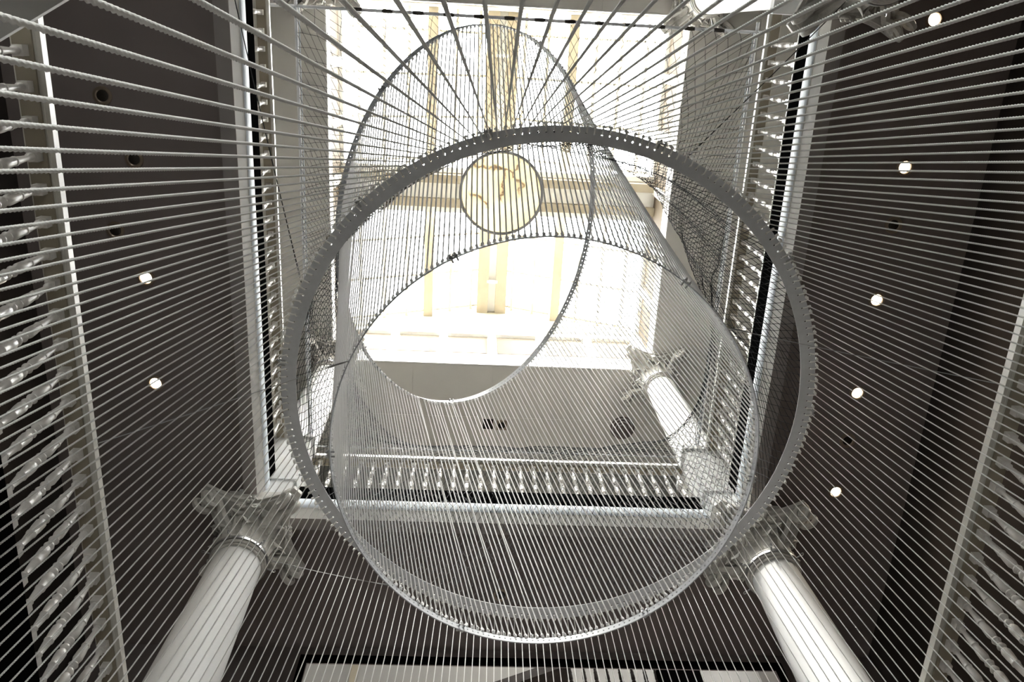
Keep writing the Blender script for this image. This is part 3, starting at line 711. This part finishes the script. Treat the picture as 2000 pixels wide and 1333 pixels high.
# ------------------------------------------------------------------ stair seen through the opening
st = thing('staircase', 'dark wooden stair flight and turned spindles glimpsed through the opening at the bottom edge', 'staircase', (1.5, 8.6, 3.25))
so_ = st.location
def P(u, v, y):
    a, b2 = plan(u, v); return Vector((a/b2*y, y, y/b2))
a, b2 = P(930, 1345, 8.4), P(1110, 1283, 8.4); dn = Vector((0,0,-.17)); th = Vector((0,.9,0))
vs = [a, b2, b2+dn, a+dn, a+th, b2+th, b2+dn+th, a+dn+th]
MB().add([p - so_ for p in vs], [(0,1,2,3),(7,6,5,4),(0,4,5,1),(1,5,6,2),(2,6,7,3),(3,7,4,0)]).build('stringer', M['wood'], st)
a, b2 = P(1095, 1285, 8.2), P(1300, 1287, 8.2)
MB().tube([a-so_+Vector((0,0,.02)), b2-so_+Vector((0,0,.02))], .03, 8).build('landing_rail', M['wood'], st, True)
sp = baluster_mesh(.9).copy(); sp.materials.clear(); sp.materials.append(M['wood'])
for u in (1110, 1136, 1158, 1180, 1205, 1228, 1252, 1273):
    p = P(u, 1289, 8.2); o = link('spindle', sp, st); o.location = p - so_
a = P(1284, 1292, 7.9); b2 = P(1360, 1292, 7.9)
MB().box(a.x-so_.x, b2.x-so_.x, -.7, -.5, a.z-so_.z-1.3, a.z-so_.z).build('newel_panel', M['black'], st)
pf = P(611, 1297, 7.6); pic = thing('picture_frame', 'gilt edged picture frame at the bottom edge, left in the stair opening', 'picture frame', (pf.x, 10.58, pf.z*10.58/7.6-1.2))
MB().box(-.02,.10,-.05,0,-.3,1.2).build('gilt_moulding', M['beam'], pic)
hl = bpy.data.lights.new('hall_lamp_light', 'AREA'); hl.shape = 'DISK'; hl.size = .5; hl.energy = 2.5; hl.color = (1, .95, .88)  # unseen fill lamp, added to light the hall wall
hd = thing('hall_ceiling_lamp', 'round ceiling lamp of the stair hall beyond the opening', 'lamp', (1.0, 8.9, 12.98))
MB().lathe([(.001,-.06),(.25,-.05),(.28,0)], 24, caps=False)  .build('shade', M['hall_shade'], hd, True)
ho = bpy.data.objects.new('hall_lamp_light', hl); COL.objects.link(ho); ho.parent = hd; ho.location = (0,0,-.09)

# ------------------------------------------------------------------ stay wires
def stay(a, b, r, m, label):
    a, b = Vector(a), Vector(b); c = (a+b)/2
    path = [a.lerp(b, i/8) - c - Vector((0,0,.02*sin(pi*i/8))) for i in range(9)]
    t = thing('stay_wire', label, 'wire', c)
    MB().tube(path, r, 6).build('cable', m, t, True)
    d = (b-a).normalized(); MB().tube([path[0]+d*.02, path[0]+d*.05, path[0]+d*.14, path[0]+d*.17], [.003,.006,.006,.003], 8).build('turnbuckle', M['steel'], t, True)
def on1(u, v):
    th = nearest_theta(C1, R1, UP, u, v); return C1 + Vector((cos(th), sin(th), .0))*(R1+.06)
def on2(u, v): return circ(C2, R2, N2, nearest_theta(C2, R2, N2, u, v))
stay(on1(595,553), (-1.98, -.42, 7.15), .004, M['blackwire'], 'black wire climbing from the largest ring past the upper left fascia')
stay(on1(1345,298), (2.93, -.45, 7.15), .004, M['blackwire'], 'black wire climbing from the largest ring to the upper right capital')
stay(on2(760,1150), (-2.20+.30*cos(.3), CYB+.30*sin(.3)-.1, 7.14), .0027, M['wire'], 'thin grey wire from the lower left capital down to the middle ring')
stay(on2(1435,1020), (3.2-.28, CYB-.12, 7.14), .0027, M['wire'], 'thin grey wire from the lower right capital to the middle ring')
stay(on2(1420,640), (3.10, 1.72, 4.36), .0027, M['wire'], 'thin grey wire running right from the middle ring across to the lower balustrade')
stay(on2(655,690), (-2.10, 2.28, 4.36), .0027, M['wire'], 'thin grey wire running left from the middle ring down to the lower balustrade')
